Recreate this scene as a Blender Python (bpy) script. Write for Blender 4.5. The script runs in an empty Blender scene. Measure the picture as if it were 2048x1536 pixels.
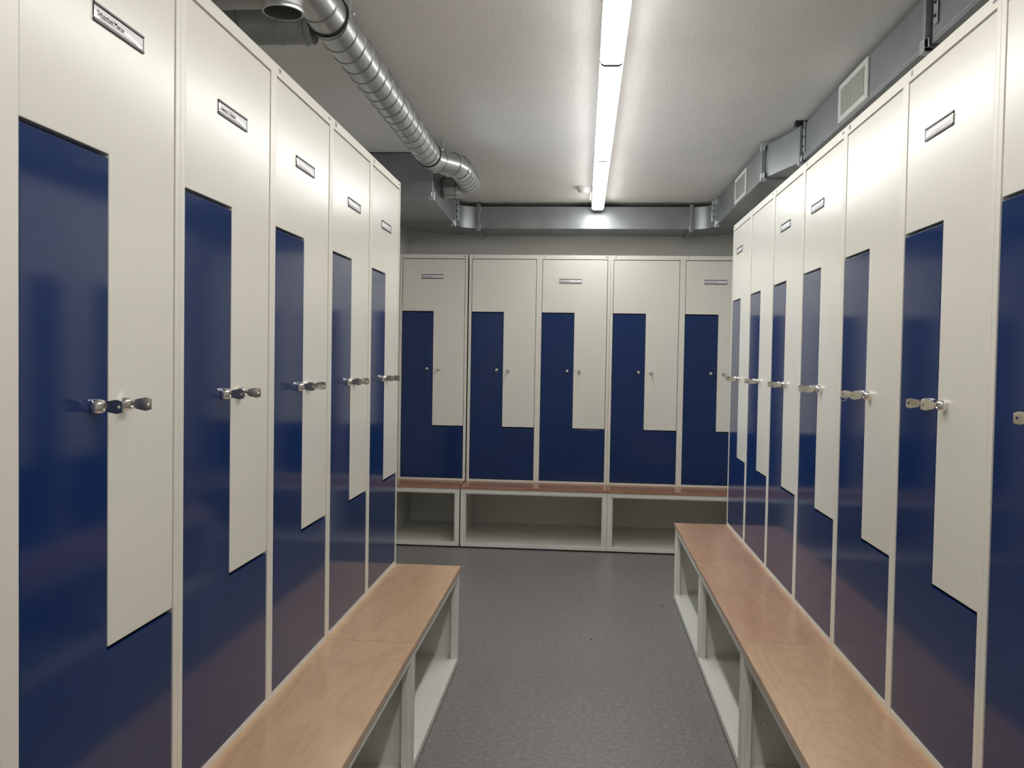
import bpy, bmesh, math, random
from mathutils import Vector, Matrix
random.seed(7)
sc = bpy.context.scene
C = bpy.context.collection
R = math.radians

# ------------------------------------------------------------------ camera
CAM_Z = 1.3099
yaw, pitch, roll = R(-4.6668), R(-1.7447), R(0.9603)
fw = Vector((math.sin(yaw)*math.cos(pitch), math.cos(yaw)*math.cos(pitch), math.sin(pitch)))
rt = Vector((math.cos(yaw), -math.sin(yaw), 0))
up = rt.cross(fw)
cr = math.cos(roll)*rt + math.sin(roll)*up
cu = -math.sin(roll)*rt + math.cos(roll)*up
cam = bpy.data.cameras.new('camera')
cam.sensor_width = 36.0
cam.sensor_fit = 'HORIZONTAL'
cam.lens = 1735.159/2048*36.0
cam.clip_start = 0.02
camo = bpy.data.objects.new('camera', cam)
C.objects.link(camo)
camo.matrix_world = Matrix(((cr.x, cu.x, -fw.x, 0), (cr.y, cu.y, -fw.y, 0), (cr.z, cu.z, -fw.z, CAM_Z), (0, 0, 0, 1)))
sc.camera = camo

# ------------------------------------------------------------------ world, exposure
w = bpy.data.worlds.new('world')
sc.world = w
w.use_nodes = True
w.node_tree.nodes['Background'].inputs[0].default_value = (0.78, 0.89, 1.0, 1)   # cool daylight fill, let in by the added side window
w.node_tree.nodes['Background'].inputs[1].default_value = 3.4
sc.view_settings.view_transform = 'Standard'
sc.view_settings.look = 'None'
sc.view_settings.gamma = 1.0
sc.view_settings.use_curve_mapping = False
sc.view_settings.exposure = 0.57
LAMP_STRENGTH = 16.0

# ------------------------------------------------------------------ materials
def nodes_of(name):
    m = bpy.data.materials.new(name)
    m.use_nodes = True
    nt = m.node_tree
    return m, nt, nt.nodes['Principled BSDF']

def noise(nt, scale, detail=3, rough=0.55, coord='Object', vec_scale=None):
    tc = nt.nodes.new('ShaderNodeTexCoord')
    n = nt.nodes.new('ShaderNodeTexNoise')
    n.inputs['Scale'].default_value = scale
    n.inputs['Detail'].default_value = detail
    n.inputs['Roughness'].default_value = rough
    if vec_scale:
        mp = nt.nodes.new('ShaderNodeMapping')
        mp.inputs['Scale'].default_value = vec_scale
        nt.links.new(tc.outputs[coord], mp.inputs['Vector'])
        nt.links.new(mp.outputs['Vector'], n.inputs['Vector'])
    else:
        nt.links.new(tc.outputs[coord], n.inputs['Vector'])
    return n

def ramp(nt, src, stops):
    r = nt.nodes.new('ShaderNodeValToRGB')
    e = r.color_ramp.elements
    while len(e) < len(stops):
        e.new(0.5)
    for el, (p, c) in zip(e, stops):
        el.position = p
        el.color = (*c, 1)
    nt.links.new(src, r.inputs['Fac'])
    return r

def bump(nt, bs, src, strength, dist):
    b = nt.nodes.new('ShaderNodeBump')
    b.inputs['Strength'].default_value = strength
    b.inputs['Distance'].default_value = dist
    nt.links.new(src, b.inputs['Height'])
    nt.links.new(b.outputs['Normal'], bs.inputs['Normal'])

def mat(name, col, rough=0.5, metal=0.0, var=0.04, nscale=6.0, bmp=None, coat=0.0, coat_rough=0.05, spec=0.5, vec_scale=None):
    m, nt, bs = nodes_of(name)
    n = noise(nt, nscale, vec_scale=vec_scale)
    lo = tuple(c*(1-var) for c in col)
    hi = tuple(min(1, c*(1+var)) for c in col)
    r = ramp(nt, n.outputs['Fac'], [(0.3, lo), (0.7, hi)])
    nt.links.new(r.outputs['Color'], bs.inputs['Base Color'])
    bs.inputs['Roughness'].default_value = rough
    bs.inputs['Metallic'].default_value = metal
    bs.inputs['Specular IOR Level'].default_value = spec
    bs.inputs['Coat Weight'].default_value = coat
    bs.inputs['Coat Roughness'].default_value = coat_rough
    if bmp:
        n2 = noise(nt, bmp[0], detail=bmp[3] if len(bmp) > 3 else 2)
        bump(nt, bs, n2.outputs['Fac'], bmp[1], bmp[2])
    return m

def wood(name, light, mid, dark):
    m, nt, bs = nodes_of(name)
    tc = nt.nodes.new('ShaderNodeTexCoord')
    oi = nt.nodes.new('ShaderNodeObjectInfo')
    comb = nt.nodes.new('ShaderNodeCombineXYZ')
    mul = nt.nodes.new('ShaderNodeMath'); mul.operation = 'MULTIPLY'; mul.inputs[1].default_value = 37.0
    nt.links.new(oi.outputs['Random'], mul.inputs[0])
    nt.links.new(mul.outputs[0], comb.inputs[0])
    nt.links.new(mul.outputs[0], comb.inputs[1])
    mp = nt.nodes.new('ShaderNodeMapping')
    mp.inputs['Scale'].default_value = (1.3, 3.8, 1.0)
    nt.links.new(tc.outputs['Object'], mp.inputs['Vector'])
    nt.links.new(comb.outputs[0], mp.inputs['Location'])
    n = nt.nodes.new('ShaderNodeTexNoise')
    n.inputs['Scale'].default_value = 1.5
    n.inputs['Detail'].default_value = 2.0
    n.inputs['Roughness'].default_value = 0.45
    n.inputs['Distortion'].default_value = 0.35
    nt.links.new(mp.outputs[0], n.inputs['Vector'])
    k = nt.nodes.new('ShaderNodeMath'); k.operation = 'MULTIPLY'; k.inputs[1].default_value = 10.0
    nt.links.new(n.outputs['Fac'], k.inputs[0])
    pp = nt.nodes.new('ShaderNodeMath'); pp.operation = 'PINGPONG'; pp.inputs[1].default_value = 0.5
    nt.links.new(k.outputs[0], pp.inputs[0])
    lines = ramp(nt, pp.outputs[0], [(0.0, (0.55,)*3), (0.15, (0.82,)*3), (0.5, (1.0,)*3)])
    big = nt.nodes.new('ShaderNodeTexNoise')
    big.inputs['Scale'].default_value = 1.1
    big.inputs['Detail'].default_value = 3.0
    nt.links.new(mp.outputs[0], big.inputs['Vector'])
    tone = ramp(nt, big.outputs['Fac'], [(0.3, mid), (0.68, light)])
    fib = nt.nodes.new('ShaderNodeTexNoise')
    fib.inputs['Scale'].default_value = 60.0
    fib.inputs['Detail'].default_value = 3.0
    mp2 = nt.nodes.new('ShaderNodeMapping')
    mp2.inputs['Scale'].default_value = (0.12, 2.0, 1.0)
    nt.links.new(tc.outputs['Object'], mp2.inputs['Vector'])
    nt.links.new(mp2.outputs[0], fib.inputs['Vector'])
    fr = ramp(nt, fib.outputs['Fac'], [(0.3, (0.62,)*3), (0.6, (1.0,)*3)])
    mn = nt.nodes.new('ShaderNodeMath'); mn.operation = 'MULTIPLY'
    nt.links.new(lines.outputs['Color'], mn.inputs[0])
    nt.links.new(fr.outputs['Color'], mn.inputs[1])
    sc1 = nt.nodes.new('ShaderNodeMapRange')
    sc1.inputs['From Min'].default_value = 0.25
    sc1.inputs['From Max'].default_value = 1.0
    sc1.inputs['To Min'].default_value = 0.5
    sc1.inputs['To Max'].default_value = 0.0
    nt.links.new(mn.outputs[0], sc1.inputs['Value'])
    mix = nt.nodes.new('ShaderNodeMix'); mix.data_type = 'RGBA'
    nt.links.new(sc1.outputs[0], mix.inputs['Factor'])
    nt.links.new(tone.outputs['Color'], mix.inputs['A'])
    mix.inputs['B'].default_value = (*dark, 1)
    nt.links.new(mix.outputs['Result'], bs.inputs['Base Color'])
    bs.inputs['Roughness'].default_value = 0.3
    bs.inputs['Coat Weight'].default_value = 0.25
    bs.inputs['Coat Roughness'].default_value = 0.16
    bump(nt, bs, fib.outputs['Fac'], 0.05, 0.001)
    return m

M = {}
M['white'] = mat('white_enamel', (0.80, 0.775, 0.69), 0.3, var=0.01, nscale=2.0, bmp=(9.0, 0.03, 0.004))
M['white_door'] = mat('white_door_enamel', (0.80, 0.78, 0.70), 0.23, var=0.008, nscale=2.0, bmp=(5.0, 0.015, 0.004, 1), spec=0.33)
M['white_bench'] = mat('white_bench_enamel', (0.80, 0.79, 0.72), 0.35, var=0.015, nscale=4.0, bmp=(20.0, 0.03, 0.002))
M['blue'] = mat('blue_enamel', (0.009, 0.030, 0.122), 0.10, var=0.02, nscale=2.0, bmp=(4.0, 0.012, 0.004, 1), spec=0.41)
M['chrome'] = mat('chrome', (0.80, 0.79, 0.77), 0.13, 1.0, var=0.03, nscale=20.0)
M['key'] = mat('key_steel', (0.62, 0.58, 0.50), 0.22, 1.0, var=0.08, nscale=60.0, bmp=(220.0, 0.1, 0.0004))
M['plate'] = mat('plate_plastic', (0.035, 0.034, 0.033), 0.35, var=0.1, nscale=80.0)
M['card'] = mat('card_under_film', (0.84, 0.83, 0.85), 0.4, var=0.02, nscale=40.0, coat=0.7, coat_rough=0.05)
M['ink'] = mat('ink', (0.05, 0.05, 0.055), 0.6, var=0.1, nscale=50.0)
M['sticker'] = mat('sticker_band', (0.20, 0.10, 0.15), 0.4, var=0.1, nscale=300.0)
M['sticker_w'] = mat('sticker_white', (0.8, 0.8, 0.8), 0.4, var=0.05, nscale=300.0)
M['zinc'] = mat('galvanised_steel', (0.32, 0.345, 0.355), 0.40, 0.85, var=0.09, nscale=7.0, bmp=(11.0, 0.06, 0.003))
M['spiral'] = mat('spiral_duct_steel', (0.58, 0.60, 0.60), 0.31, 0.95, var=0.08, nscale=14.0, bmp=(7.0, 0.06, 0.004))
M['seam'] = mat('lock_seam_steel', (0.30, 0.31, 0.31), 0.4, 0.9, var=0.1, nscale=20.0)
M['bracket'] = mat('bright_zinc_bracket', (0.66, 0.70, 0.74), 0.28, 0.9, var=0.08, nscale=40.0)
M['flange'] = mat('flange_steel', (0.36, 0.38, 0.39), 0.42, 0.8, var=0.1, nscale=15.0)
M['rubber'] = mat('black_rubber', (0.012, 0.012, 0.013), 0.5, var=0.2, nscale=40.0)
M['grille'] = mat('grille_enamel', (0.72, 0.71, 0.66), 0.4, var=0.03, nscale=20.0)
M['dark'] = mat('duct_shade_dark', (0.03, 0.03, 0.03), 0.7, var=0.2, nscale=10.0)  # near-black colour standing in for shade inside the stub and grilles
M['ceil'] = mat('ceiling_paint', (0.80, 0.78, 0.755), 0.9, var=0.02, nscale=3.0, bmp=(95.0, 0.6, 0.004, 3), spec=0.2)
M['wall'] = mat('wall_paint', (0.76, 0.745, 0.71), 0.9, var=0.02, nscale=3.0, bmp=(120.0, 0.3, 0.003, 3), spec=0.2)
M['plastic_w'] = mat('white_plastic', (0.78, 0.77, 0.75), 0.4, var=0.02, nscale=30.0)
M['cap'] = mat('grey_end_cap', (0.045, 0.045, 0.045), 0.5, var=0.05, nscale=30.0)
M['crumb'] = mat('dark_crumb', (0.02, 0.018, 0.016), 0.8, var=0.3, nscale=200.0)
M['foot'] = mat('black_foot', (0.02, 0.02, 0.02), 0.6, var=0.2, nscale=40.0)
M['wood_tan'] = wood('beech_tan', (0.67, 0.455, 0.275), (0.59, 0.38, 0.22), (0.38, 0.20, 0.10))  # beech tints differ by wood tone, with some reflection and colour cast painted in
M['wood_warm'] = wood('beech_warm', (0.62, 0.39, 0.25), (0.53, 0.31, 0.19), (0.33, 0.16, 0.085))
M['wood_red'] = wood('beech_red', (0.46, 0.25, 0.155), (0.38, 0.19, 0.115), (0.23, 0.095, 0.055))

def floor_mat():
    m, nt, bs = nodes_of('grey_linoleum')
    a = noise(nt, 55.0, 6, 0.75)
    b = noise(nt, 1.2, 3, 0.5)
    c = noise(nt, 260.0, 2, 0.6)
    r = ramp(nt, a.outputs['Fac'], [(0.30, (0.165, 0.157, 0.151)), (0.5, (0.235, 0.225, 0.217)), (0.70, (0.35, 0.337, 0.325))])
    r3 = ramp(nt, c.outputs['Fac'], [(0.3, (0.8,)*3), (0.7, (1.12,)*3)])
    r2 = ramp(nt, b.outputs['Fac'], [(0.3, (0.95,)*3), (0.7, (1.05, 1.04, 1.03))])
    def mulc(x, y):
        k = nt.nodes.new('ShaderNodeMix'); k.data_type = 'RGBA'; k.blend_type = 'MULTIPLY'
        k.inputs['Factor'].default_value = 1.0
        nt.links.new(x, k.inputs['A']); nt.links.new(y, k.inputs['B'])
        return k.outputs['Result']
    nt.links.new(mulc(mulc(r.outputs['Color'], r2.outputs['Color']), r3.outputs['Color']), bs.inputs['Base Color'])
    rr = ramp(nt, a.outputs['Fac'], [(0.3, (0.31,)*3), (0.7, (0.40,)*3)])
    nt.links.new(rr.outputs['Color'], bs.inputs['Roughness'])
    bs.inputs['Specular IOR Level'].default_value = 0.4
    bump(nt, bs, a.outputs['Fac'], 0.03, 0.001)
    return m
M['floor'] = floor_mat()

def lamp_mat():
    m, nt, bs = nodes_of('lit_diffuser')
    n = noise(nt, 3.0)
    r = ramp(nt, n.outputs['Fac'], [(0.3, (1.0, 0.985, 0.955)), (0.7, (1.0, 0.99, 0.965))])
    nt.links.new(r.outputs['Color'], bs.inputs['Emission Color'])
    bs.inputs['Base Color'].default_value = (0.9, 0.9, 0.9, 1)
    bs.inputs['Emission Strength'].default_value = LAMP_STRENGTH
    return m
M['lamp'] = lamp_mat()

# ------------------------------------------------------------------ mesh helpers
class MB:
    """collects boxes, prisms, sweeps; build() makes one mesh object"""
    def __init__(s):
        s.v = []; s.f = []; s.smooth = False
    def add(s, vs, fs):
        o = len(s.v)
        s.v += [tuple(p) for p in vs]
        s.f += [tuple(i+o for i in q) for q in fs]
        return s
    def box(s, x0, x1, y0, y1, z0, z1):
        vs = [(x, y, z) for z in (z0, z1) for y in (y0, y1) for x in (x0, x1)]
        return s.add(vs, [(0, 2, 3, 1), (4, 5, 7, 6), (0, 1, 5, 4), (2, 6, 7, 3), (0, 4, 6, 2), (1, 3, 7, 5)])
    def hexa(s, a, b):
        """a, b: two quads (4 points each, same order) joined to a solid"""
        return s.add(list(a)+list(b), [(3, 2, 1, 0), (4, 5, 6, 7), (0, 1, 5, 4), (1, 2, 6, 5), (2, 3, 7, 6), (3, 0, 4, 7)])
    def prism(s, poly, axis, a, b):
        """poly: 2-D outline (counter-clockwise) in the two other axes, extruded along axis from a to b"""
        n = len(poly)
        def P(p, t):
            return {0: (t, p[0], p[1]), 1: (p[0], t, p[1]), 2: (p[0], p[1], t)}[axis]
        vs = [P(p, a) for p in poly] + [P(p, b) for p in poly]
        fs = [tuple(range(n))[::-1], tuple(range(n, 2*n))] + [(i, (i+1) % n, n+(i+1) % n, n+i) for i in range(n)]
        return s.add(vs, fs)
    def sweep(s, path, rad, n=28, caps=True):
        path = [Vector(p) for p in path]
        rads = rad if isinstance(rad, (list, tuple)) else [rad]*len(path)
        m = len(path)
        d = [(path[i+1]-path[i]).normalized() for i in range(m-1)]
        u = d[0].orthogonal().normalized()
        vs = []
        for i in range(m):
            di = d[min(i, m-2)] if i == 0 or i == m-1 else (d[i-1]+d[i]).normalized()
            if i == m-1: di = d[-1]
            prev = d[max(i-1, 0)]
            u = (u - prev*u.dot(prev)).normalized()
            vv = prev.cross(u)
            for k in range(n):
                a = 2*math.pi*k/n
                off = (u*math.cos(a)+vv*math.sin(a))*rads[i]
                # project along the incoming direction on to the mitre plane
                t = -off.dot(di)/max(0.2, prev.dot(di))
                vs.append(path[i]+off+prev*t)
        fs = []
        for i in range(m-1):
            for k in range(n):
                a = i*n+k; b = i*n+(k+1) % n
                fs.append((a, b, b+n, a+n))
        if caps:
            fs.append(tuple(range(n))[::-1])
            fs.append(tuple((m-1)*n+k for k in range(n)))
        s.smooth = True
        return s.add(vs, fs)
    def lathe(s, prof, n=28, axis='z', base=(0, 0, 0), sgn=1):
        """prof: (radius, height) list"""
        vs = []
        for r_, h in prof:
            for k in range(n):
                a = 2*math.pi*k/n
                x, y = r_*math.cos(a), r_*math.sin(a)
                p = {'z': (x, y, h*sgn), 'y': (x, h*sgn, y), 'x': (h*sgn, x, y)}[axis]
                vs.append((p[0]+base[0], p[1]+base[1], p[2]+base[2]))
        fs = []
        m = len(prof)
        for i in range(m-1):
            for k in range(n):
                a = i*n+k; b = i*n+(k+1) % n
                fs.append((a, b, b+n, a+n))
        fs.append(tuple(range(n))[::-1]); fs.append(tuple((m-1)*n+k for k in range(n)))
        s.smooth = True
        return s.add(vs, fs)
    def mesh(s, name, material, bevel=0.0, seg=1, off=None):
        me = bpy.data.meshes.new(name)
        vs = s.v if off is None else [(p[0]-off[0], p[1]-off[1], p[2]-off[2]) for p in s.v]
        me.from_pydata(vs, [], s.f)
        bm = bmesh.new(); bm.from_mesh(me)
        bmesh.ops.recalc_face_normals(bm, faces=bm.faces)
        if bevel:
            ed = [e for e in bm.edges if len(e.link_faces) == 2 and e.calc_face_angle(0) > R(40)]
            bmesh.ops.bevel(bm, geom=ed, offset=bevel, segments=seg, profile=0.6, affect='EDGES', clamp_overlap=True)
        bm.to_mesh(me); bm.free()
        me.materials.append(material)
        if s.smooth:
            me.shade_smooth()
            me.set_sharp_from_angle(angle=R(32))
        return me

def put(name, me, parent=None, loc=None):
    o = bpy.data.objects.new(name, me)
    C.objects.link(o)
    if parent: o.parent = parent
    if loc: o.location = loc
    return o

def part(name, mb, m, parent=None, bevel=0.0, seg=1):
    """mesh given in world coordinates, parented to an unrotated thing"""
    off = None
    if parent is not None:
        off = Vector(parent.location)
        if parent.parent is not None: off = off + Vector(parent.parent.location)
    return put(name, mb.mesh(name, M[m], bevel, seg, off), parent)

def thing(name, label, cat, loc=(0, 0, 0), rz=0.0, group=None):
    o = bpy.data.objects.new(name, None)
    o.empty_display_size = 0.1
    C.objects.link(o)
    o.location = loc
    o.rotation_euler = (0, 0, rz)
    o['label'] = label; o['category'] = cat
    if group: o['group'] = group
    return o

def tag(o, label, cat, group=None):
    o['label'] = label; o['category'] = cat
    if group: o['group'] = group
    return o

def struct(name, mb, m, label=None):
    o = part(name, mb, m)
    o['kind'] = 'structure'
    if label: o['label'] = label
    return o

def text_mesh(txt, size, material, align='LEFT', ext=0.0002):
    cv = bpy.data.curves.new('lettering', 'FONT')
    cv.body = txt; cv.size = size; cv.extrude = ext
    cv.align_x = align; cv.align_y = 'CENTER'; cv.resolution_u = 3
    ob = bpy.data.objects.new('lettering', cv)
    C.objects.link(ob)
    bpy.context.view_layer.update()
    dg = bpy.context.evaluated_depsgraph_get()
    me = bpy.data.meshes.new_from_object(ob.evaluated_get(dg))
    bpy.data.objects.remove(ob); bpy.data.curves.remove(cv)
    me.transform(Matrix.Rotation(math.pi/2, 4, 'X'))      # stands upright, reads from -y
    me.materials.clear(); me.materials.append(material)
    me.name = 'lettering'
    return me

# ------------------------------------------------------------------ dimensions
XL, XR, YB = -0.7798, 0.7915, 6.1411        # front planes of the three locker rows
YL0, YR0, XB0 = 3.6235, 4.7647, -0.8194     # far end of left and right rows, joint between lockers 1 and 2
ZT, ZC = 2.0363, 0.4241                     # locker top, bench top
WB, DEP = 0.2802, 0.49                      # bench overhang, locker depth
PIT = 0.5
H = 2.432
WX0, WX1, WY0, WY1 = -1.372, 1.335, -2.0, 6.69

# ------------------------------------------------------------------ room shell
struct('floor', MB().box(WX0-0.1, WX1+0.1, WY0-0.1, WY1+0.1, -0.1, 0.0), 'floor', 'speckled grey linoleum floor')
struct('ceiling', MB().box(WX0-0.1, WX1+0.1, WY0-0.1, WY1+0.1, H, H+0.1), 'ceil', 'white stippled ceiling')
VY0, VY1, VZ0, VZ1 = 3.78, 4.88, 0.92, 2.02      # added window, out of view, supplies cool light to the far lockers
b = MB()
b.box(WX0-0.1, WX0, WY0, VY0, 0, H); b.box(WX0-0.1, WX0, VY1, WY1, 0, H)
b.box(WX0-0.1, WX0, VY0, VY1, 0, VZ0); b.box(WX0-0.1, WX0, VY0, VY1, VZ1, H)
struct('wall_left', b, 'wall')
b = MB()
for (y0_, y1_, z0_, z1_) in ((VY0, VY0+0.05, VZ0, VZ1), (VY1-0.05, VY1, VZ0, VZ1), (VY0+0.05, VY1-0.05, VZ0, VZ0+0.05), (VY0+0.05, VY1-0.05, VZ1-0.05, VZ1), ((VY0+VY1)/2-0.02, (VY0+VY1)/2+0.02, VZ0+0.05, VZ1-0.05)):
    b.box(WX0-0.08, WX0-0.03, y0_, y1_, z0_, z1_)
win = struct('added_window', b, 'plastic_w', 'added white framed window, unseen behind the left lockers')
gm, gnt, gbs = nodes_of('added_window_glass')
tr_ = gnt.nodes.new('ShaderNodeBsdfTransparent'); gl_ = gnt.nodes.new('ShaderNodeBsdfGlossy'); fr_ = gnt.nodes.new('ShaderNodeFresnel'); mx_ = gnt.nodes.new('ShaderNodeMixShader')
gl_.inputs['Roughness'].default_value = 0.02
gnt.links.new(fr_.outputs[0], mx_.inputs[0]); gnt.links.new(tr_.outputs[0], mx_.inputs[1]); gnt.links.new(gl_.outputs[0], mx_.inputs[2])
gnt.links.new(mx_.outputs[0], gnt.nodes['Material Output'].inputs['Surface'])
M['glass'] = gm
for (y0_, y1_) in ((VY0+0.05, (VY0+VY1)/2-0.02), ((VY0+VY1)/2+0.02, VY1-0.05)):
    part('pane', MB().box(WX0-0.058, WX0-0.052, y0_, y1_, VZ0+0.05, VZ1-0.05), 'glass', win)
struct('wall_right', MB().box(WX1, WX1+0.1, WY0, WY1, 0, H), 'wall')
struct('wall_back', MB().box(WX0-0.1, WX1+0.1, WY1, WY1+0.1, 0, H), 'wall')
struct('wall_front', MB().box(WX0-0.1, WX1+0.1, WY0-0.1, WY0, 0, H), 'wall')

# ------------------------------------------------------------------ lockers (local: x along the front, y into the cabinet, z up from cabinet base)
LH = ZT-ZC
POST, RAILT, RAILB, GAP = 0.0195, 0.0285, 0.0135, 0.003
Z_UP, Z_LO = 1.6285-ZC, 0.8125-ZC
DT = 0.018

def body_mesh(width, cols):
    b = MB()
    t = 0.0012
    b.box(0.0006, t, 0.002, DEP, 0, LH); b.box(width-t, width-0.0006, 0.002, DEP, 0, LH)
    b.box(t, width-t, DEP-t, DEP, 0, LH)
    b.box(t, width-t, 0.004, DEP-t, LH-t, LH); b.box(t, width-t, 0.004, DEP-t, 0, t)
    # front frame
    b.box(0.0006, POST, 0, 0.024, 0, LH)
    b.box(width-POST, width-0.0006, 0, 0.024, 0, LH)
    b.box(POST, width-POST, 0, 0.024, LH-RAILT, LH)
    b.box(POST, width-POST, 0, 0.024, 0, RAILB)
    for c in range(1, cols):
        x = c*PIT
        b.box(x-POST, x+POST, 0.0, 0.024, RAILB, LH-RAILT)
        b.box(x-0.001, x+0.001, 0.024, DEP-0.002, t, LH-t)
    return b.mesh('body', M['white'], 0.0012, 1)

def ell(poly, bev=0.0016):
    return MB().prism(poly, 1, 0.0015, 0.0015+DT)

def door_meshes(width):
    l, r_ = POST+GAP, width-POST-GAP
    mid = width/2
    zb, zt = RAILB+GAP, LH-RAILT-0.0045
    blue = [(l, zb), (r_, zb), (r_, Z_LO-0.0035), (mid-0.0012, Z_LO-0.0035), (mid-0.0012, Z_UP-0.0035), (l, Z_UP-0.0035)]
    white = [(mid+0.0012, Z_LO+0.0035), (r_, Z_LO+0.0035), (r_, zt), (l, zt), (l, Z_UP+0.0035), (mid+0.0012, Z_UP+0.0035)]
    return (ell(blue).mesh('lower_door', M['blue'], 0.0018, 2), ell(white).mesh('upper_door', M['white_door'], 0.0018, 2))

def lock_mesh():
    # rounded square chrome escutcheon that narrows to a round cylinder nose, axis towards -y
    b = MB()
    secs = [(0.0122, 0.0003, 0.5), (0.0124, 0.004, 0.5), (0.0119, 0.009, 0.4), (0.0106, 0.0145, 0.2), (0.0088, 0.0178, 0.05), (0.0062, 0.0186, 0.0), (0.0060, 0.017, 0.0), (0.001, 0.017, 0.0)]
    n = 24
    vs = []
    for r_, h, sq in secs:
        for k in range(n):
            a = 2*math.pi*k/n
            e = 2+sq*5
            c, s_ = math.cos(a), math.sin(a)
            q = r_/((abs(c)**e+abs(s_)**e)**(1/e))
            vs.append((q*c, -h, q*s_))
    fs = []
    for i in range(len(secs)-1):
        for k in range(n):
            a = i*n+k; bb = i*n+(k+1) % n
            fs.append((a, bb, bb+n, a+n))
    fs.append(tuple(range(n))); fs.append(tuple((len(secs)-1)*n+k for k in range(n)))
    b.smooth = True
    b.add(vs, fs)
    return b.mesh('lock', M['chrome'])

def key_mesh():
    # flat key: vertical plate in the plane normal to the door; bow with a hole
    out = [(-0.0162, 0.0032), (-0.0225, 0.0032), (-0.0235, 0.0072), (-0.0275, 0.0086), (-0.0430, 0.0116), (-0.0525, 0.0088), (-0.0525, -0.0088), (-0.0430, -0.0116), (-0.0275, -0.0086), (-0.0235, -0.0072), (-0.0225, -0.0032), (-0.0162, -0.0032)]
    hc, hr, th = (-0.0470, 0.0), 0.0027, 0.0011
    bm = bmesh.new()
    vo = [bm.verts.new((-th, p[0], p[1])) for p in out]
    vh = [bm.verts.new((-th, hc[0]+hr*math.cos(2*math.pi*k/10), hc[1]+hr*math.sin(2*math.pi*k/10))) for k in range(10)]
    eo = [bm.edges.new((vo[i], vo[(i+1) % len(vo)])) for i in range(len(vo))]
    eh = [bm.edges.new((vh[i], vh[(i+1) % 10])) for i in range(10)]
    bmesh.ops.triangle_fill(bm, use_beauty=True, edges=eo+eh)
    g = bmesh.ops.extrude_face_region(bm, geom=bm.faces[:])
    bmesh.ops.translate(bm, verts=[v for v in g['geom'] if isinstance(v, bmesh.types.BMVert)], vec=(2*th, 0, 0))
    bmesh.ops.recalc_face_normals(bm, faces=bm.faces)
    me = bpy.data.meshes.new('key')
    bm.to_mesh(me); bm.free()
    me.materials.append(M['key'])
    return me

def ring_mesh(rad=0.009, t=0.0009):
    b = MB()
    pts = [(0, rad*math.cos(a), rad*math.sin(a)) for a in [2*math.pi*k/20 for k in range(21)]]
    b.sweep(pts, t, 6, caps=False)
    return b.mesh('key_ring', M['key'])

PW, PH = 0.157, 0.0305
def plate_meshes():
    f = MB()
    f.box(0, PW, -0.0032, 0.001, PH/2-0.0042, PH/2)
    f.box(0, PW, -0.0032, 0.001, -PH/2, -PH/2+0.0052)
    f.box(0, 0.0012, -0.002, 0.001, -PH/2+0.0058, PH/2-0.005)
    f.box(PW-0.0012, PW, -0.002, 0.001, -PH/2+0.0058, PH/2-0.005)
    c = MB()
    nx, nz = 14, 5
    x0, x1, z0, z1 = 0.0012, PW-0.0012, -PH/2+0.0056, PH/2-0.0048
    for layer, yo in ((0, 0.0), (1, 0.0014)):
        for j in range(nz+1):
            for i in range(nx+1):
                u, v = i/nx, j/nz
                bul = 0.0009*(4*u*(1-u))**0.7*(0.35+0.65*math.sin(math.pi*v))
                c.v.append((x0+(x1-x0)*u, (-0.0009-bul if layer == 0 else 0.001), z0+(z1-z0)*v))
    def idx(l, i, j): return l*(nx+1)*(nz+1)+j*(nx+1)+i
    for j in range(nz):
        for i in range(nx):
            c.f.append((idx(0, i, j), idx(0, i+1, j), idx(0, i+1, j+1), idx(0, i, j+1)))
            c.f.append((idx(1, i, j+1), idx(1, i+1, j+1), idx(1, i+1, j), idx(1, i, j)))
    for i in range(nx):
        c.f.append((idx(1, i, 0), idx(1, i+1, 0), idx(0, i+1, 0), idx(0, i, 0)))
        c.f.append((idx(0, i, nz), idx(0, i+1, nz), idx(1, i+1, nz), idx(1, i, nz)))
    for j in range(nz):
        c.f.append((idx(0, 0, j), idx(0, 0, j+1), idx(1, 0, j+1), idx(1, 0, j)))
        c.f.append((idx(1, nx, j), idx(1, nx, j+1), idx(0, nx, j+1), idx(0, nx, j)))
    c.smooth = True
    return f.mesh('plate_frame', M['plate'], 0.0008), c.mesh('name_card', M['card'])

BODY2 = body_mesh(1.0, 2)
BODY1 = body_mesh(0.4925, 1)
DB, DW = door_meshes(PIT)
DB1, DW1 = door_meshes(0.4925)
LOCK, KEY, RING = lock_mesh(), key_mesh(), ring_mesh()
PFRAME, PCARD = plate_meshes()
LOGO_A = MB().box(0, 0.021, -0.0005, 0.001, 0.003, 0.0085).mesh('logo_band', M['sticker'])
LOGO_B = MB().box(0, 0.021, -0.0005, 0.001, 0.0, 0.003).mesh('logo_band', M['sticker_w'])
LOCK_Z = 1.2205-ZC
LOCKX = {'blue': 0.2065, 'white': 0.2925}

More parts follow.
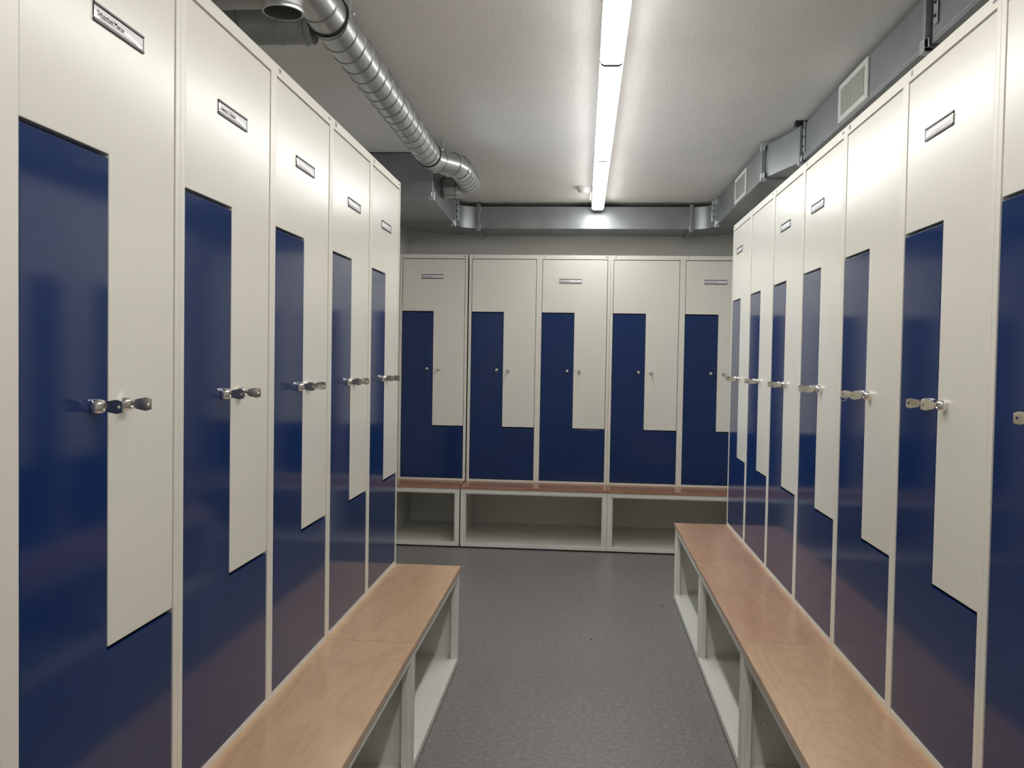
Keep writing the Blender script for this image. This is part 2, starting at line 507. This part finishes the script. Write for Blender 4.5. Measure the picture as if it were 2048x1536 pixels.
# number -> (plate offset from the locker's left edge, plate centre height, text, text size, text offset)
PLATES = {
    17: (0.202, 1.847, 'Sebastiani Marco', 0.0118, 0.010),
    18: (0.1725, 1.832, 'Vincenzo Timpano', 0.0105, 0.012),
    19: (0.174, 1.830, 'Giuseppe Leone', 0.0100, 0.012),
    20: (0.194, 1.8145, 'Luca Rossi', 0.0100, 0.014),
    21: (0.171, 1.8145, 'Peter Frei', 0.0100, 0.014),
    11: (0.135, 1.848, None, 0, 0), 9: (0.113, 1.8475, None, 0, 0), 8: (0.140, 1.851, None, 0, 0),
    6: (0.120, 1.884, 'Daniel', 0.0095, 0.006),
    1: (0.157, 1.878, 'Patrick Burkhard', 0.0115, 0.004),
    3: (0.1415, 1.854, 'Gabriel Nunes', 0.0110, 0.004),
    5: (0.149, 1.8565, 'Maximiliano Pagano', 0.0115, 0.004),
}
# lockers whose key reading is hidden or absent
for k_ in (19, 20, 21, 6):
    a_ = PLATES[k_]
    PLATES[k_] = (a_[0], a_[1], None, 0, 0)

def cabinet(loc, rz, nums, label, width=1.0):
    t = thing('locker', label, 'locker', loc, rz, 'two-tone lockers standing on benches')
    put('body', BODY2 if len(nums) == 2 else BODY1, t)
    for c, num in enumerate(nums):
        x0 = c*PIT
        one = len(nums) == 1
        db = put('lower_door', DB1 if one else DB, t, (x0, 0, 0))
        dw = put('upper_door', DW1 if one else DW, t, (x0, 0, 0))
        db['label'] = 'glossy blue L-shaped lower door'
        dw['label'] = 'white inverted L-shaped upper door'
        put('lock', LOCK, db, (LOCKX['blue'], 0.0015, LOCK_Z))
        put('lock', LOCK, dw, (LOCKX['white'], 0.0015, LOCK_Z))
        if num in PLATES:
            px, pz, txt, size, tx = PLATES[num]
            put('plate_frame', PFRAME, dw, (px, 0.0015, pz-ZC))
            put('name_card', PCARD, dw, (px, 0.0015, pz-ZC))
            if txt:
                put('lettering', text_mesh(txt, size, M['ink']), dw, (px+tx, 0.0015-0.0023, pz-ZC-0.0004))
        put('number', text_mesh(str(num), 0.019, M['ink']), t, (x0+0.03, -0.0004, LH-RAILT/2+0.001))
    put('logo_sticker', LOGO_A, t, (width-0.038, 0, LH-0.018))
    put('logo_sticker', LOGO_B, t, (width-0.038, 0, LH-0.018))
    return t

def local_to_world(loc, rz, p):
    return Matrix.Translation(loc) @ Matrix.Rotation(rz, 4, 'Z') @ Vector(p)

def key(loc, rz, col, which, phrase, tilt=0.0, ring=False, short=0.0):
    p = local_to_world(loc, rz, (col*PIT+LOCKX[which], 0.0015+short, LOCK_Z))
    lab = 'flat steel key in the %s door lock of %s' % (which, phrase)
    if not ring:
        o = put('key', KEY)
    else:
        o = thing('key', lab, 'key')
        put('key_blade', KEY, o)
        put('key_ring', RING, o, (0.0, -0.0470, -0.0105))
    tag(o, lab, 'key', 'keys left in the locker locks')
    o.location = p
    o.rotation_euler = Matrix.Rotation(rz, 3, 'Z').to_euler() if not tilt else (Matrix.Rotation(rz, 3, 'Z') @ Matrix.Rotation(tilt, 3, 'Y')).to_euler()
    return o

# ------------------------------------------------------------------ benches (same local frame, z from the floor)
FZ = 0.010
def post_mesh(flip):
    # stepped steel profile: outer face plus a recessed inner lip
    s = -1 if flip else 1
    b = MB()
    x = lambda a, c: (min(s*a, s*c), max(s*a, s*c))
    a, c = x(0.0006, 0.029); b.box(a, c, 0, 0.028, 0.031+FZ-0.004, ZC-0.018)
    a, c = x(0.029, 0.037); b.box(a, c, 0.010, 0.028, 0.031+FZ-0.004, ZC-0.018)
    return b.mesh('post', M['white_bench'], 0.001)
POST_L, POST_R = post_mesh(False), post_mesh(True)

def bench(loc, rz, width, label, woodm, group):
    t = thing('bench', label, 'bench', loc, rz, group)
    yf = -WB+0.006
    yb = DEP-0.01
    top = ZC-0.018
    g = 0.0011
    put('seat_board', MB().box(g, width-g, -WB, 0.012, top+0.0002, ZC).mesh('seat_board', M[woodm], 0.0015, 2), t)
    put('post', POST_L, t, (0, yf, 0)); put('post', POST_R, t, (width, yf, 0))
    def p(name, *boxes, bev=0.001):
        b = MB()
        for q in boxes: b.box(*q)
        return put(name, b.mesh(name, M['white_bench'], bev), t)
    p('top_rail', (0.029, width-0.029, yf, yf+0.028, top-0.029, top), (0.037, width-0.037, yf+0.010, yf+0.028, top-0.036, top-0.029))
    p('bottom_rail', (g, width-g, yf, yf+0.028, FZ, FZ+0.027), bev=0.0015)
    p('shelf', (0.002, width-0.002, yf+0.028, yb, FZ+0.022, FZ+0.0265))
    p('side_panel', (g, 0.003, yf+0.028, yb, FZ, top)); p('side_panel', (width-0.003, width-g, yf+0.028, yb, FZ, top))
    p('back_panel', (0.003, width-0.003, yb, yb+0.003, FZ, top))
    p('top_panel', (0.003, width-0.003, 0.012, yb, top, ZC-0.0005))
    fm = None
    for fx in (0.05, width-0.05):
        for fy in (yf+0.04, yb-0.04):
            if fm is None: fm = MB().lathe([(0.016, 0.0), (0.016, 0.004), (0.010, 0.006), (0.010, FZ+0.001)], 14).mesh('foot', M['foot'])
            put('foot', fm, t, (fx, fy, 0))
    sm = MB().lathe([(0.0045, 0.0), (0.0045, 0.001), (0.002, 0.0022)], 10, 'x').mesh('screw', M['bracket'])
    for fx, sg in ((0.003, 1), (width-0.003, -1)):
        for fy, fz in ((yf+0.075, 0.17), (yf+0.075, 0.33)):
            o = put('screw', sm, t, (fx, fy, fz))
            if sg < 0: o.rotation_euler = (0, 0, math.pi)
    return t

ROWS = []
# back row
BENCH_G = 'wood-topped white benches under the lockers'
b0 = XB0-0.500
specs = [
    ((b0, YB, 0), 0.0, [1], 'narrow single white and blue locker numbered 1 at the left of the back row', 0.4925, 'wood_red',
     'short bench with reddish wood top under the single locker numbered 1'),
    ((XB0, YB, 0), 0.0, [2, 3], 'white and blue double locker numbered 2 and 3 in the back row', 1.0, 'wood_red',
     'bench with reddish wood top under lockers 2 and 3, middle of back row'),
    ((XB0+1, YB, 0), 0.0, [4, 5], 'white and blue double locker numbered 4 and 5 at the right of the back row', 1.0, 'wood_red',
     'bench with reddish wood top under lockers 4 and 5, partly behind the right bench'),
    ((XL, YL0-1, 0), R(90), [20, 21], 'white and blue double locker at the far end of the left row', 1.0, 'wood_tan',
     'plain tan wood bench at the far end of the left row'),
    ((XL, YL0-2, 0), R(90), [18, 19], 'middle white and blue double locker of the left row', 1.0, 'wood_tan',
     'swirly grained tan wood bench running off the bottom edge on the left'),
    ((XL, YL0-3, 0), R(90), [16, 17], 'nearest white and blue double locker of the left row, at the left picture edge', 1.0, 'wood_tan',
     'bench under the nearest left lockers, almost wholly below the picture'),
    ((XR, YR0, 0), R(-90), [6, 7], 'white and blue double locker at the far end of the right row', 1.0, 'wood_warm',
     'reddish wood bench at the far end of the right row'),
    ((XR, YR0-1, 0), R(-90), [8, 9], 'second white and blue double locker from the far end of the right row', 1.0, 'wood_warm',
     'middle bench of the right row with swirling wood grain'),
    ((XR, YR0-2, 0), R(-90), [10, 11], 'white and blue double locker numbered 11 beside the nearest right bench', 1.0, 'wood_tan',
     'light tan wood bench of the right row running off the bottom edge'),
    ((XR, YR0-3, 0), R(-90), [12, 13], 'nearest white and blue double locker of the right row, cut by the right edge', 1.0, 'wood_tan',
     'bench under the nearest right lockers, almost wholly below the picture'),
]
for loc, rz, nums, lab, wd, wm, blab in specs:
    bench(loc, rz, wd, blab, wm, BENCH_G)
    cabinet((loc[0], loc[1], ZC), rz, nums, lab, wd)

Lw = lambda k: (XL, YL0-k, ZC)
Rw = lambda k: (XR, YR0-k, ZC)
KEYS = [
    (Lw(1), 90, 1, 'the farthest left locker'), (Lw(1), 90, 0, 'the second farthest left locker'),
    (Lw(2), 90, 1, 'the middle left locker of five'), (Lw(2), 90, 0, 'the second nearest left locker'),
    (Lw(3), 90, 1, 'the nearest whole left locker'),
    (Rw(0), -90, 0, 'the farthest right locker'), (Rw(0), -90, 1, 'the second farthest right locker'),
    (Rw(1), -90, 0, 'the third farthest right locker'), (Rw(1), -90, 1, 'the fourth farthest right locker'),
    (Rw(2), -90, 0, 'the right locker next to locker 11'), (Rw(2), -90, 1, 'right-row locker 11'),
]
for i, (loc, a, col, ph) in enumerate(KEYS):
    key(loc, R(a), col, 'blue', ph, ring=(ph == 'the right locker next to locker 11'), tilt=R([2, -3, 0, 4, -2][i % 5]), short=0.004 if a > 0 else 0.0)
    key(loc, R(a), col, 'white', ph, tilt=R([-3, 2, 5, 0, 1][i % 5]))
key(Rw(3), R(-90), 0, 'blue', 'the locker cut by the right edge')
for (loc, col, num, which) in [((b0, YB, ZC), 0, 1, 'blue'), ((b0, YB, ZC), 0, 1, 'white'), ((XB0, YB, ZC), 0, 2, 'blue'), ((XB0, YB, ZC), 0, 2, 'white'),
                               ((XB0, YB, ZC), 1, 3, 'white'), ((XB0+1, YB, ZC), 0, 4, 'blue'), ((XB0+1, YB, ZC), 0, 4, 'white'),
                               ((XB0+1, YB, ZC), 1, 5, 'blue'), ((XB0+1, YB, ZC), 1, 5, 'white')]:
    key(loc, 0.0, col, which, {1: 'the narrow single back locker', 2: 'the back locker second from the left', 3: 'the middle back locker', 4: 'the back locker second from the right', 5: 'the rightmost back locker'}[num], ring=(which == 'blue' and num in (2, 4)), tilt=0.0)

# ------------------------------------------------------------------ linear ceiling lights
LX, LZB = 0.081, 2.358
def light_meshes(length):
    hw = 0.042
    zt = LZB+0.0185
    prof = [(-hw, zt), (-hw, LZB+0.016), (-hw+0.005, LZB+0.006), (-hw+0.016, LZB), (hw-0.016, LZB), (hw-0.005, LZB+0.006), (hw, LZB+0.016), (hw, zt)]
    d = MB().prism(prof, 1, 0.0118, length-0.0118).mesh('diffuser', M['lamp'], 0.0025, 2)
    h = MB().box(-0.041, 0.041, 0.001, length-0.001, zt+0.0003, H-0.0005).mesh('housing', M['plastic_w'], 0.001)
    e = MB().prism([(a*1.0, b) for a, b in prof], 1, 0.0, 0.0115).mesh('end_cap', M['cap'])
    return d, h, e
LEN = 1.515
ld, lh, le = light_meshes(LEN)
LL = ['farthest linear ceiling light, ending at the rear duct', 'second linear ceiling light from the rear duct', 'linear ceiling light cut by the top picture edge',
      'linear ceiling light above the camera, outside the picture', 'linear ceiling light behind the camera, outside the picture']
for k in range(5):
    y = 6.182-LEN*(k+1)
    if y < WY0: break
    t = thing('linear_light', LL[k], 'ceiling light', (LX, y, 0), 0, 'row of linear ceiling lights')
    put('diffuser', ld, t); put('housing', lh, t)
    put('end_cap', le, t, (0, 0, 0)); put('end_cap', le, t, (0, LEN-0.0115, 0))

# smoke detector
t = thing('smoke_detector', 'round white smoke detector on the ceiling beside the far end of the lights', 'smoke detector', (-0.018, 5.73, H))
b = MB().lathe([(0.054, 0.0), (0.054, -0.008), (0.050, -0.013)], 32, base=(-0.018, 5.73, H)); part('mounting_base', b, 'plastic_w', t)
b = MB().lathe([(0.042, -0.013), (0.040, -0.026), (0.032, -0.036), (0.016, -0.040)], 32, base=(-0.018, 5.73, H)); part('sensor_cap', b, 'plastic_w', t)
b = MB().sweep([(0.014, 5.74, H-0.006), (0.024, 5.73, H-0.02), (0.026, 5.73, H-0.05), (0.025, 5.73, H-0.085)], [0.007, 0.008, 0.006, 0.004], 10); part('hanging_clip', b, 'plastic_w', t)

# ------------------------------------------------------------------ rectangular ducts
DZ0, DZ1 = 2.2436, 2.400
XD1, XD2 = 0.896, 0.995         # aisle face of the far and near right duct
XDo, XDo2 = 1.235, 1.30         # outer faces
YD0, YD1 = 6.283, 6.655         # front and rear of the back duct

def flange_frame(b, plane, at, lo, hi, z0, z1, th=0.022, pr=0.014, inn=0.006):
    """rectangular flange frame; plane 'x' or 'y', lo..hi across"""
    def bx(a0, a1, c0, c1):
        if plane == 'y': b.box(a0, a1, at-th/2, at+th/2, c0, c1)
        else: b.box(at-th/2, at+th/2, a0, a1, c0, c1)
    bx(lo-pr, lo+inn, z0-pr, z1+pr); bx(hi-inn, hi+pr, z0-pr, z1+pr)
    bx(lo+inn, hi-inn, z0-pr, z0+inn); bx(lo+inn, hi-inn, z1-inn, z1+pr)
    return b

def corner(plane, at, c, z, sx, sz, parent, th=0.030):
    """bright corner bracket on a flange: an L plate with a bolt"""
    b = MB()
    def bx(a0, a1, z0_, z1_, t_):
        a0, a1 = min(a0, a1), max(a0, a1); z0_, z1_ = min(z0_, z1_), max(z0_, z1_)
        if plane == 'y': b.box(a0, a1, at-t_/2, at+t_/2, z0_, z1_)
        else: b.box(at-t_/2, at+t_/2, a0, a1, z0_, z1_)
    bx(c-sx*0.018, c+sx*0.012, z-sz*0.018, z-sz*0.003, th)
    bx(c-sx*0.018, c-sx*0.004, z-sz*0.003, z+sz*0.022, th)
    bx(c-sx*0.006, c+sx*0.000, z-sz*0.002, z+sz*0.024, th+0.012)
    return part('corner_bracket', b, 'bracket', parent, 0.001)

def duct_thing(name, label, base):
    return thing(name, label, 'duct', base, 0, 'rectangular galvanised ducts under the ceiling')

# left tapering end piece
t = duct_thing('rectangular_duct', 'tapering galvanised duct end above the far left lockers', (-1.08, 4.75, 2.19))
a = [(-1.33, 4.75, 2.19), (-0.853, 4.75, 2.19), (-0.853, 4.75, 2.425), (-1.33, 4.75, 2.425)]
c = [(-1.33, 6.10, DZ0), (-0.929, 6.10, DZ0), (-0.929, 6.10, DZ1), (-1.33, 6.10, DZ1)]
part('duct_body', MB().hexa(a, c), 'zinc', t)
f = part('flange', flange_frame(MB(), 'y', 4.765, -1.33, -0.853, 2.19, 2.41, pr=0.010), 'flange', t, 0.001)
corner('y', 4.765, -0.853, 2.19, -1, 1, f)
f = part('flange', flange_frame(MB(), 'y', 6.077, -1.33, -0.929, DZ0, DZ1), 'flange', t, 0.001)
corner('y', 6.076, -0.929, DZ0, -1, 1, f)

def elbow_body(cx, cy, ri, ro, a0, a1, n=14):
    """plan-view elbow: inner and outer ellipses around (cx, cy)"""
    b = MB()
    vs = []
    for k in range(n+1):
        a = a0+(a1-a0)*k/n
        for (rx, ry) in (ri, ro):
            for z in (DZ0, DZ1):
                vs.append((cx+rx*math.cos(a), cy+ry*math.sin(a), z))
    fs = []
    for k in range(n):
        o = 4*k
        for (p, q) in ((0, 1), (1, 3), (3, 2), (2, 0)):
            fs.append((o+p, o+q, o+4+q, o+4+p))
    fs.append((0, 1, 3, 2)); fs.append((4*n, 4*n+1, 4*n+3, 4*n+2))
    b.smooth = True
    return b.add(vs, fs)

def strap(parent, x0, x1, y0, y1, z0, z1, nx, ny):
    """perforated hanging strap with three bolts; (nx, ny) is the side it faces"""
    o = part('hanging_strap', MB().box(x0, x1, y0, y1, z0, z1), 'bracket', parent, 0.001)
    cx, cy = (x0+x1)/2, (y0+y1)/2
    for k in range(3):
        z = z0+(z1-z0)*(0.18+0.3*k)
        b = MB()
        if abs(nx) > 0: b.lathe([(0.005, 0.0), (0.005, 0.003), (0.003, 0.005)], 10, 'x', ((x0 if nx < 0 else x1), cy, z), nx)
        else: b.lathe([(0.005, 0.0), (0.005, 0.003), (0.003, 0.005)], 10, 'y', (cx, (y0 if ny < 0 else y1), z), ny)
        q = part('bolt', b, 'foot', None)
        q.data.transform(Matrix.Translation(-Vector(parent.location)))
        q.parent = o
    return o

# left elbow
t = duct_thing('duct_elbow', 'curved galvanised duct elbow at the left end of the rear duct', (-1.05, 6.3, DZ0))
part('duct_body', elbow_body(-0.797, 6.10, (0.132, YD0-6.10), (0.533, YD1-6.10), math.pi/2, math.pi), 'zinc', t)
strap(t, -0.9245, -0.8955, 6.112, 6.115, DZ0+0.03, DZ1+0.012, 0, -1)
# back duct: front face slightly cross-broken between seams
t = duct_thing('rectangular_duct', 'long galvanised duct across the rear wall above the back lockers', (-0.015, YD1, DZ0))
X0, X1 = -0.797, 0.767
b = MB()
ns = 10
vs = []
for k in range(ns+1):
    x = X0+(X1-X0)*k/ns
    yo = [0.0, 0.0016, -0.0008, 0.002, 0.0002, -0.0012, 0.0012, 0.0, 0.0018, 0.0003, 0.0][k]
    for (yy, zz) in ((YD0+yo, DZ0), (YD1, DZ0), (YD1, DZ1), (YD0-yo*0.6, DZ1)):
        vs.append((x, yy, zz))
fs = [(0, 1, 2, 3), tuple(4*ns+i for i in range(4))]
for k in range(ns):
    for p in range(4):
        q = (p+1) % 4
        fs.append((4*k+p, 4*k+q, 4*k+4+q, 4*k+4+p))
b.add(vs, fs)
part('duct_body', b, 'zinc', t)
for k in range(1, ns):
    x = X0+(X1-X0)*k/ns
    part('seam', MB().box(x-0.0012, x+0.0012, YD0-0.0022, YD0+0.003, DZ0+0.002, DZ1-0.002), 'zinc', t)
for x in (X0, X1):
    x += 0.021 if x < 0 else -0.021
    f = part('flange', flange_frame(MB(), 'x', x, YD0, YD1, DZ0, DZ1), 'flange', t, 0.001)
    corner('x', x, YD0, DZ0, -1, 1, f, 0.026)
    corner('x', x, YD0, DZ1-0.002, -1, -1, f, 0.026)
# right elbow
t = duct_thing('duct_elbow', 'curved galvanised duct elbow at the right end of the rear duct', (1.05, 6.3, DZ0))
part('duct_body', elbow_body(0.767, 6.085, (XD1-0.767, YD0-6.085), (XDo-0.767, YD1-6.085), math.pi/2, 0.0), 'zinc', t)
strap(t, 0.862, 0.890, 6.097, 6.100, DZ0+0.03, DZ1+0.012, 0, -1)
# right far duct
t = duct_thing('rectangular_duct', 'galvanised duct with a small grille above the far right lockers', (1.06, 5.3, DZ0))
part('duct_body', MB().box(XD1, XDo, 4.555, 6.085, DZ0, DZ1+0.006), 'zinc', t)
f = part('flange', flange_frame(MB(), 'y', 6.061, XD1, XDo, DZ0, DZ1), 'flange', t, 0.001)
corner('y', 6.060, XD1, DZ0, 1, 1, f); corner('y', 6.060, XD1, DZ1, 1, -1, f)
# offset piece
t = duct_thing('rectangular_duct', 'short slanting galvanised duct offset between the two right duct runs', (1.1, 4.35, DZ0))
a = [(XD1+0.001, 4.545, DZ0), (XDo, 4.545, DZ0), (XDo, 4.545, DZ1+0.006), (XD1+0.001, 4.545, DZ1+0.006)]
c = [(XD2, 4.15, DZ0), (XDo2, 4.15, DZ0), (XDo2, 4.15, DZ1+0.006), (XD2, 4.15, DZ1+0.006)]
part('duct_body', MB().hexa(a, c), 'zinc', t)
f = part('flange', flange_frame(MB(), 'y', 4.533, XD1, XDo, DZ0, DZ1), 'flange', t, 0.001)
corner('y', 4.528, XD1, DZ0, 1, 1, f); corner('y', 4.528, XD1, DZ1, 1, -1, f)
f = part('flange', flange_frame(MB(), 'y', 4.163, XD2, XDo2, DZ0, DZ1), 'flange', t, 0.001)
corner('y', 4.166, XD2, DZ0, 1, 1, f)
part('rubber_mount', MB().box(XD2-0.035, XD2+0.02, 4.150, 4.180, H-0.026, H-0.001), 'rubber', t, 0.003)
strap(t, XD2-0.006, XD2-0.003, 4.100, 4.125, DZ0+0.035, DZ1+0.018, -1, 0)
# right near ducts
t = duct_thing('rectangular_duct', 'galvanised duct with a slatted grille above the right lockers', (1.15, 3.4, DZ0))
part('duct_body', MB().box(XD2, XDo2, 2.665, 4.135, DZ0, DZ1+0.006), 'zinc', t)
part('edge_bead', MB().box(XD2-0.002, XD2+0.004, 2.68, 4.12, DZ0+0.010, DZ0+0.014), 'bracket', t)
f = part('flange', flange_frame(MB(), 'y', 2.677, XD2, XDo2, DZ0, DZ1), 'flange', t, 0.001)
corner('y', 2.681, XD2, DZ0, 1, 1, f)
strap(t, XD2-0.006, XD2-0.003, 2.60, 2.626, DZ0+0.045, DZ1+0.018, -1, 0)
t = duct_thing('rectangular_duct', 'galvanised duct at the top right picture corner', (1.15, 1.7, DZ0))
part('duct_body', MB().box(XD2, XDo2, 0.4, 2.645, DZ0, DZ1+0.006), 'zinc', t)
part('edge_bead', MB().box(XD2-0.002, XD2+0.004, 0.42, 2.63, DZ0+0.010, DZ0+0.014), 'bracket', t)

# grilles
def grille(x, y0, y1, z0, z1, label, n):
    t = thing('vent_grille', label, 'vent', (x, (y0+y1)/2, z0), 0, 'white vent grilles on the right duct')
    bw = 0.026
    b = MB()
    b.box(x-0.007, x-0.0005, y0, y0+bw, z0, z1); b.box(x-0.007, x-0.0005, y1-bw, y1, z0, z1)
    b.box(x-0.007, x-0.0005, y0+bw, y1-bw, z0, z0+bw*0.8); b.box(x-0.007, x-0.0005, y0+bw, y1-bw, z1-bw*0.8, z1)
    part('frame', b, 'grille', t, 0.001)
    part('recess_shade', MB().box(x-0.0015, x-0.0004, y0+bw, y1-bw, z0+bw*0.8, z1-bw*0.8), 'dark', t)  # flat dark sheet painted as the shade behind the slats
    sp = (y1-y0-2*bw)/n
    hz = z1-z0-bw*1.6
    sm = MB().hexa([(-0.0066, -sp*0.34, 0), (-0.0020, -sp*0.20, 0), (-0.0020, sp*0.34, 0), (-0.0056, sp*0.34, 0)],
                   [(-0.0066, -sp*0.34, hz), (-0.0020, -sp*0.20, hz), (-0.0020, sp*0.34, hz), (-0.0056, sp*0.34, hz)]).mesh('slat', M['grille'])
    for k in range(n):
        put('slat', sm, t, (0, y0+bw+sp*(k+0.5)-(y0+y1)/2, bw*0.8))
    for yy in (y0+bw/2, y1-bw/2):
        for zz in (z0+bw/2, z1-bw/2):
            part('screw', MB().lathe([(0.005, 0.0), (0.005, 0.001), (0.003, 0.0025)], 10, 'x', (x-0.007, yy, zz), -1), 'bracket', t)
grille(XD2, 3.212, 3.567, 2.258, 2.404, 'nearer white vent grille with vertical slats on the right duct', 18)
grille(XD1, 4.990, 5.350, 2.249, 2.399, 'farther small white vent grille on the right duct', 18)

# ------------------------------------------------------------------ round spiral ducts
PR = 0.0625
def helix(b, p0, p1, r_, pitch, th=0.0028):
    p0, p1 = Vector(p0), Vector(p1)
    d = (p1-p0); L = d.length; d.normalize()
    u = d.orthogonal().normalized(); v = d.cross(u)
    n = int(L/pitch*28)
    pts = []
    for k in range(n+1):
        s_ = L*k/n; a = 2*math.pi*s_/pitch
        pts.append(p0+d*s_+(u*math.cos(a)+v*math.sin(a))*r_)
    return b.sweep(pts, th, 5)
def band(b, p, d, r_, wd):
    p, d = Vector(p), Vector(d).normalized()
    return b.sweep([p-d*wd/2, p-d*wd/4, p+d*wd/4, p+d*wd/2], [r_-0.002, r_, r_, r_-0.002], 32)
def rdthing(name, label, base):
    return thing(name, label, 'duct', base, 0, 'round spiral ducts on the left')

ZP = 2.345
A, Bp = (-0.799, 2.62, ZP), (-0.812, 4.44, ZP)
t = rdthing('spiral_duct', 'long round spiral duct running along the ceiling above the left lockers', A)
part('tube', MB().sweep([A, Bp], PR, 48), 'spiral', t)
part('spiral_seam', helix(MB(), A, Bp, PR, 0.107), 'seam', t)
for p in ((-0.799, 2.626, ZP), (-0.812, 4.434, ZP)):
    part('sealing_ring', band(MB(), p, Vector(Bp)-Vector(A), PR+0.005, 0.010), 'rubber', t)
part('hanger', MB().box(-0.735, -0.731, 2.63, 2.655, ZP, H-0.001), 'bracket', t, 0.001)
part('bolt', MB().lathe([(0.006, 0), (0.006, 0.012), (0.004, 0.014)], 10, 'x', (-0.731, 2.642, ZP+0.01)), 'bracket', t)

# offset elbow
t = rdthing('duct_elbow', 'round duct elbow stepping sideways at the far end of the spiral duct', Bp)
path = [Bp, (-0.812, 4.50, ZP), (-0.790, 4.575, ZP), (-0.728, 4.665, ZP), (-0.700, 4.745, ZP), (-0.697, 4.80, ZP)]
part('tube', MB().sweep(path, PR, 48), 'spiral', t)
for i in (2, 3, 4):
    d = Vector(path[i+1])-Vector(path[i-1])
    part('joint_bead', band(MB(), path[i], d, PR+0.003, 0.007), 'seam', t)
part('clamp', MB().box(-0.752, -0.738, 4.45, 4.475, ZP+0.03, H-0.003), 'bracket', t, 0.001)
# short spiral duct
P1, P2 = (-0.697, 4.80, ZP), (-0.697, 5.17, ZP)
t = rdthing('spiral_duct', 'short round spiral duct between two elbows beside the duct end', P1)
part('tube', MB().sweep([P1, P2], PR, 48), 'spiral', t)
part('spiral_seam', helix(MB(), P1, P2, PR, 0.085), 'seam', t)
# return elbow into the rectangular duct
t = rdthing('duct_elbow', 'round duct elbow turning into the side of the tapering duct', P2)
path = [P2, (-0.697, 5.20, ZP)]
for k in range(1, 6):
    a = R(90*k/5)
    path.append((-0.797+0.10*math.cos(a), 5.20+0.10*math.sin(a), ZP))
path += [(-0.872, 5.30, ZP)]
part('tube', MB().sweep(path, PR, 48), 'spiral', t)
part('joint_bead', band(MB(), (-0.797, 5.30, ZP), (-1, 0, 0), PR+0.003, 0.007), 'seam', t)
part('collar', band(MB(), (-0.868, 5.30, ZP), (-1, 0, 0), PR+0.008, 0.012), 'seam', t)

# T-piece at the near end with an open stub pointing down
t = rdthing('duct_tee', 'round duct T-piece with an open end pointing down at the top edge', (-0.80, 2.24, 2.2))
part('tube', MB().sweep([(-0.797, 1.9, ZP), (-0.799, 2.613, ZP)], PR-0.001, 48), 'spiral', t)
n = 40
b = MB(); b.smooth = True
prof = [(0.0500, 2.300), (0.0500, 2.214), (0.0535, 2.212), (0.0545, 2.207), (0.0535, 2.201), (0.0500, 2.200), (0.0485, 2.201), (0.0482, 2.33)]
vs = []
for r_, z in prof:
    for k in range(n):
        a = 2*math.pi*k/n
        vs.append((-0.80+r_*math.cos(a), 2.24+r_*math.sin(a), z))
b.add(vs, [(i*n+k, i*n+(k+1) % n, (i+1)*n+(k+1) % n, (i+1)*n+k) for i in range(len(prof)-1) for k in range(n)])
part('open_stub', b, 'spiral', t)
part('stub_saddle', MB().lathe([(0.062, 0.0), (0.058, -0.010), (0.0505, -0.016)], 36, base=(-0.80, 2.24, 2.298)), 'spiral', t)
part('inner_shade', MB().lathe([(0.0481, 0.0), (0.0481, 0.004)], 36, base=(-0.80, 2.24, 2.278)), 'dark', t)  # dark disc imitates the shade up inside the open stub
part('joint_bead', band(MB(), (-0.799, 2.52, ZP), (0, 1, 0), PR+0.002, 0.006), 'seam', t)
# branch
BR = 0.053
t = rdthing('spiral_duct', 'round branch duct leaving the long spiral duct sideways over the left lockers', (-1.1, 2.715, ZP))
part('tube', MB().sweep([(-1.36, 2.715, ZP), (-0.869, 2.715, ZP)], BR, 40), 'zinc', t)
part('joint_bead', band(MB(), (-0.975, 2.715, ZP), (1, 0, 0), BR+0.003, 0.010), 'zinc', t)
part('spiral_seam', helix(MB(), (-1.36, 2.715, ZP), (-1.02, 2.715, ZP), BR, 0.11), 'seam', t)
part('saddle_collar', band(MB(), (-0.896, 2.715, ZP), (1, 0, 0), BR+0.004, 0.012), 'flange', t)

# ------------------------------------------------------------------ crumbs on the floor
for (x, y, s_, lab) in ((0.445, 4.629, 0.005, 'tiny dark crumb on the floor beside the far right bench'), (0.063, 4.026, 0.004, 'tiny dark crumb in the middle of the grey floor')):
    bm = bmesh.new()
    bmesh.ops.create_icosphere(bm, subdivisions=2, radius=s_)
    for v in bm.verts:
        v.co *= random.uniform(0.7, 1.25)
        v.co.z *= 0.5
    zmin = min(v.co.z for v in bm.verts)
    for v in bm.verts: v.co.z -= zmin
    me = bpy.data.meshes.new('crumb'); bm.to_mesh(me); bm.free()
    me.materials.append(M['crumb'])
    tag(put('crumb', me, None, (x, y, 0.0)), lab, 'crumb')
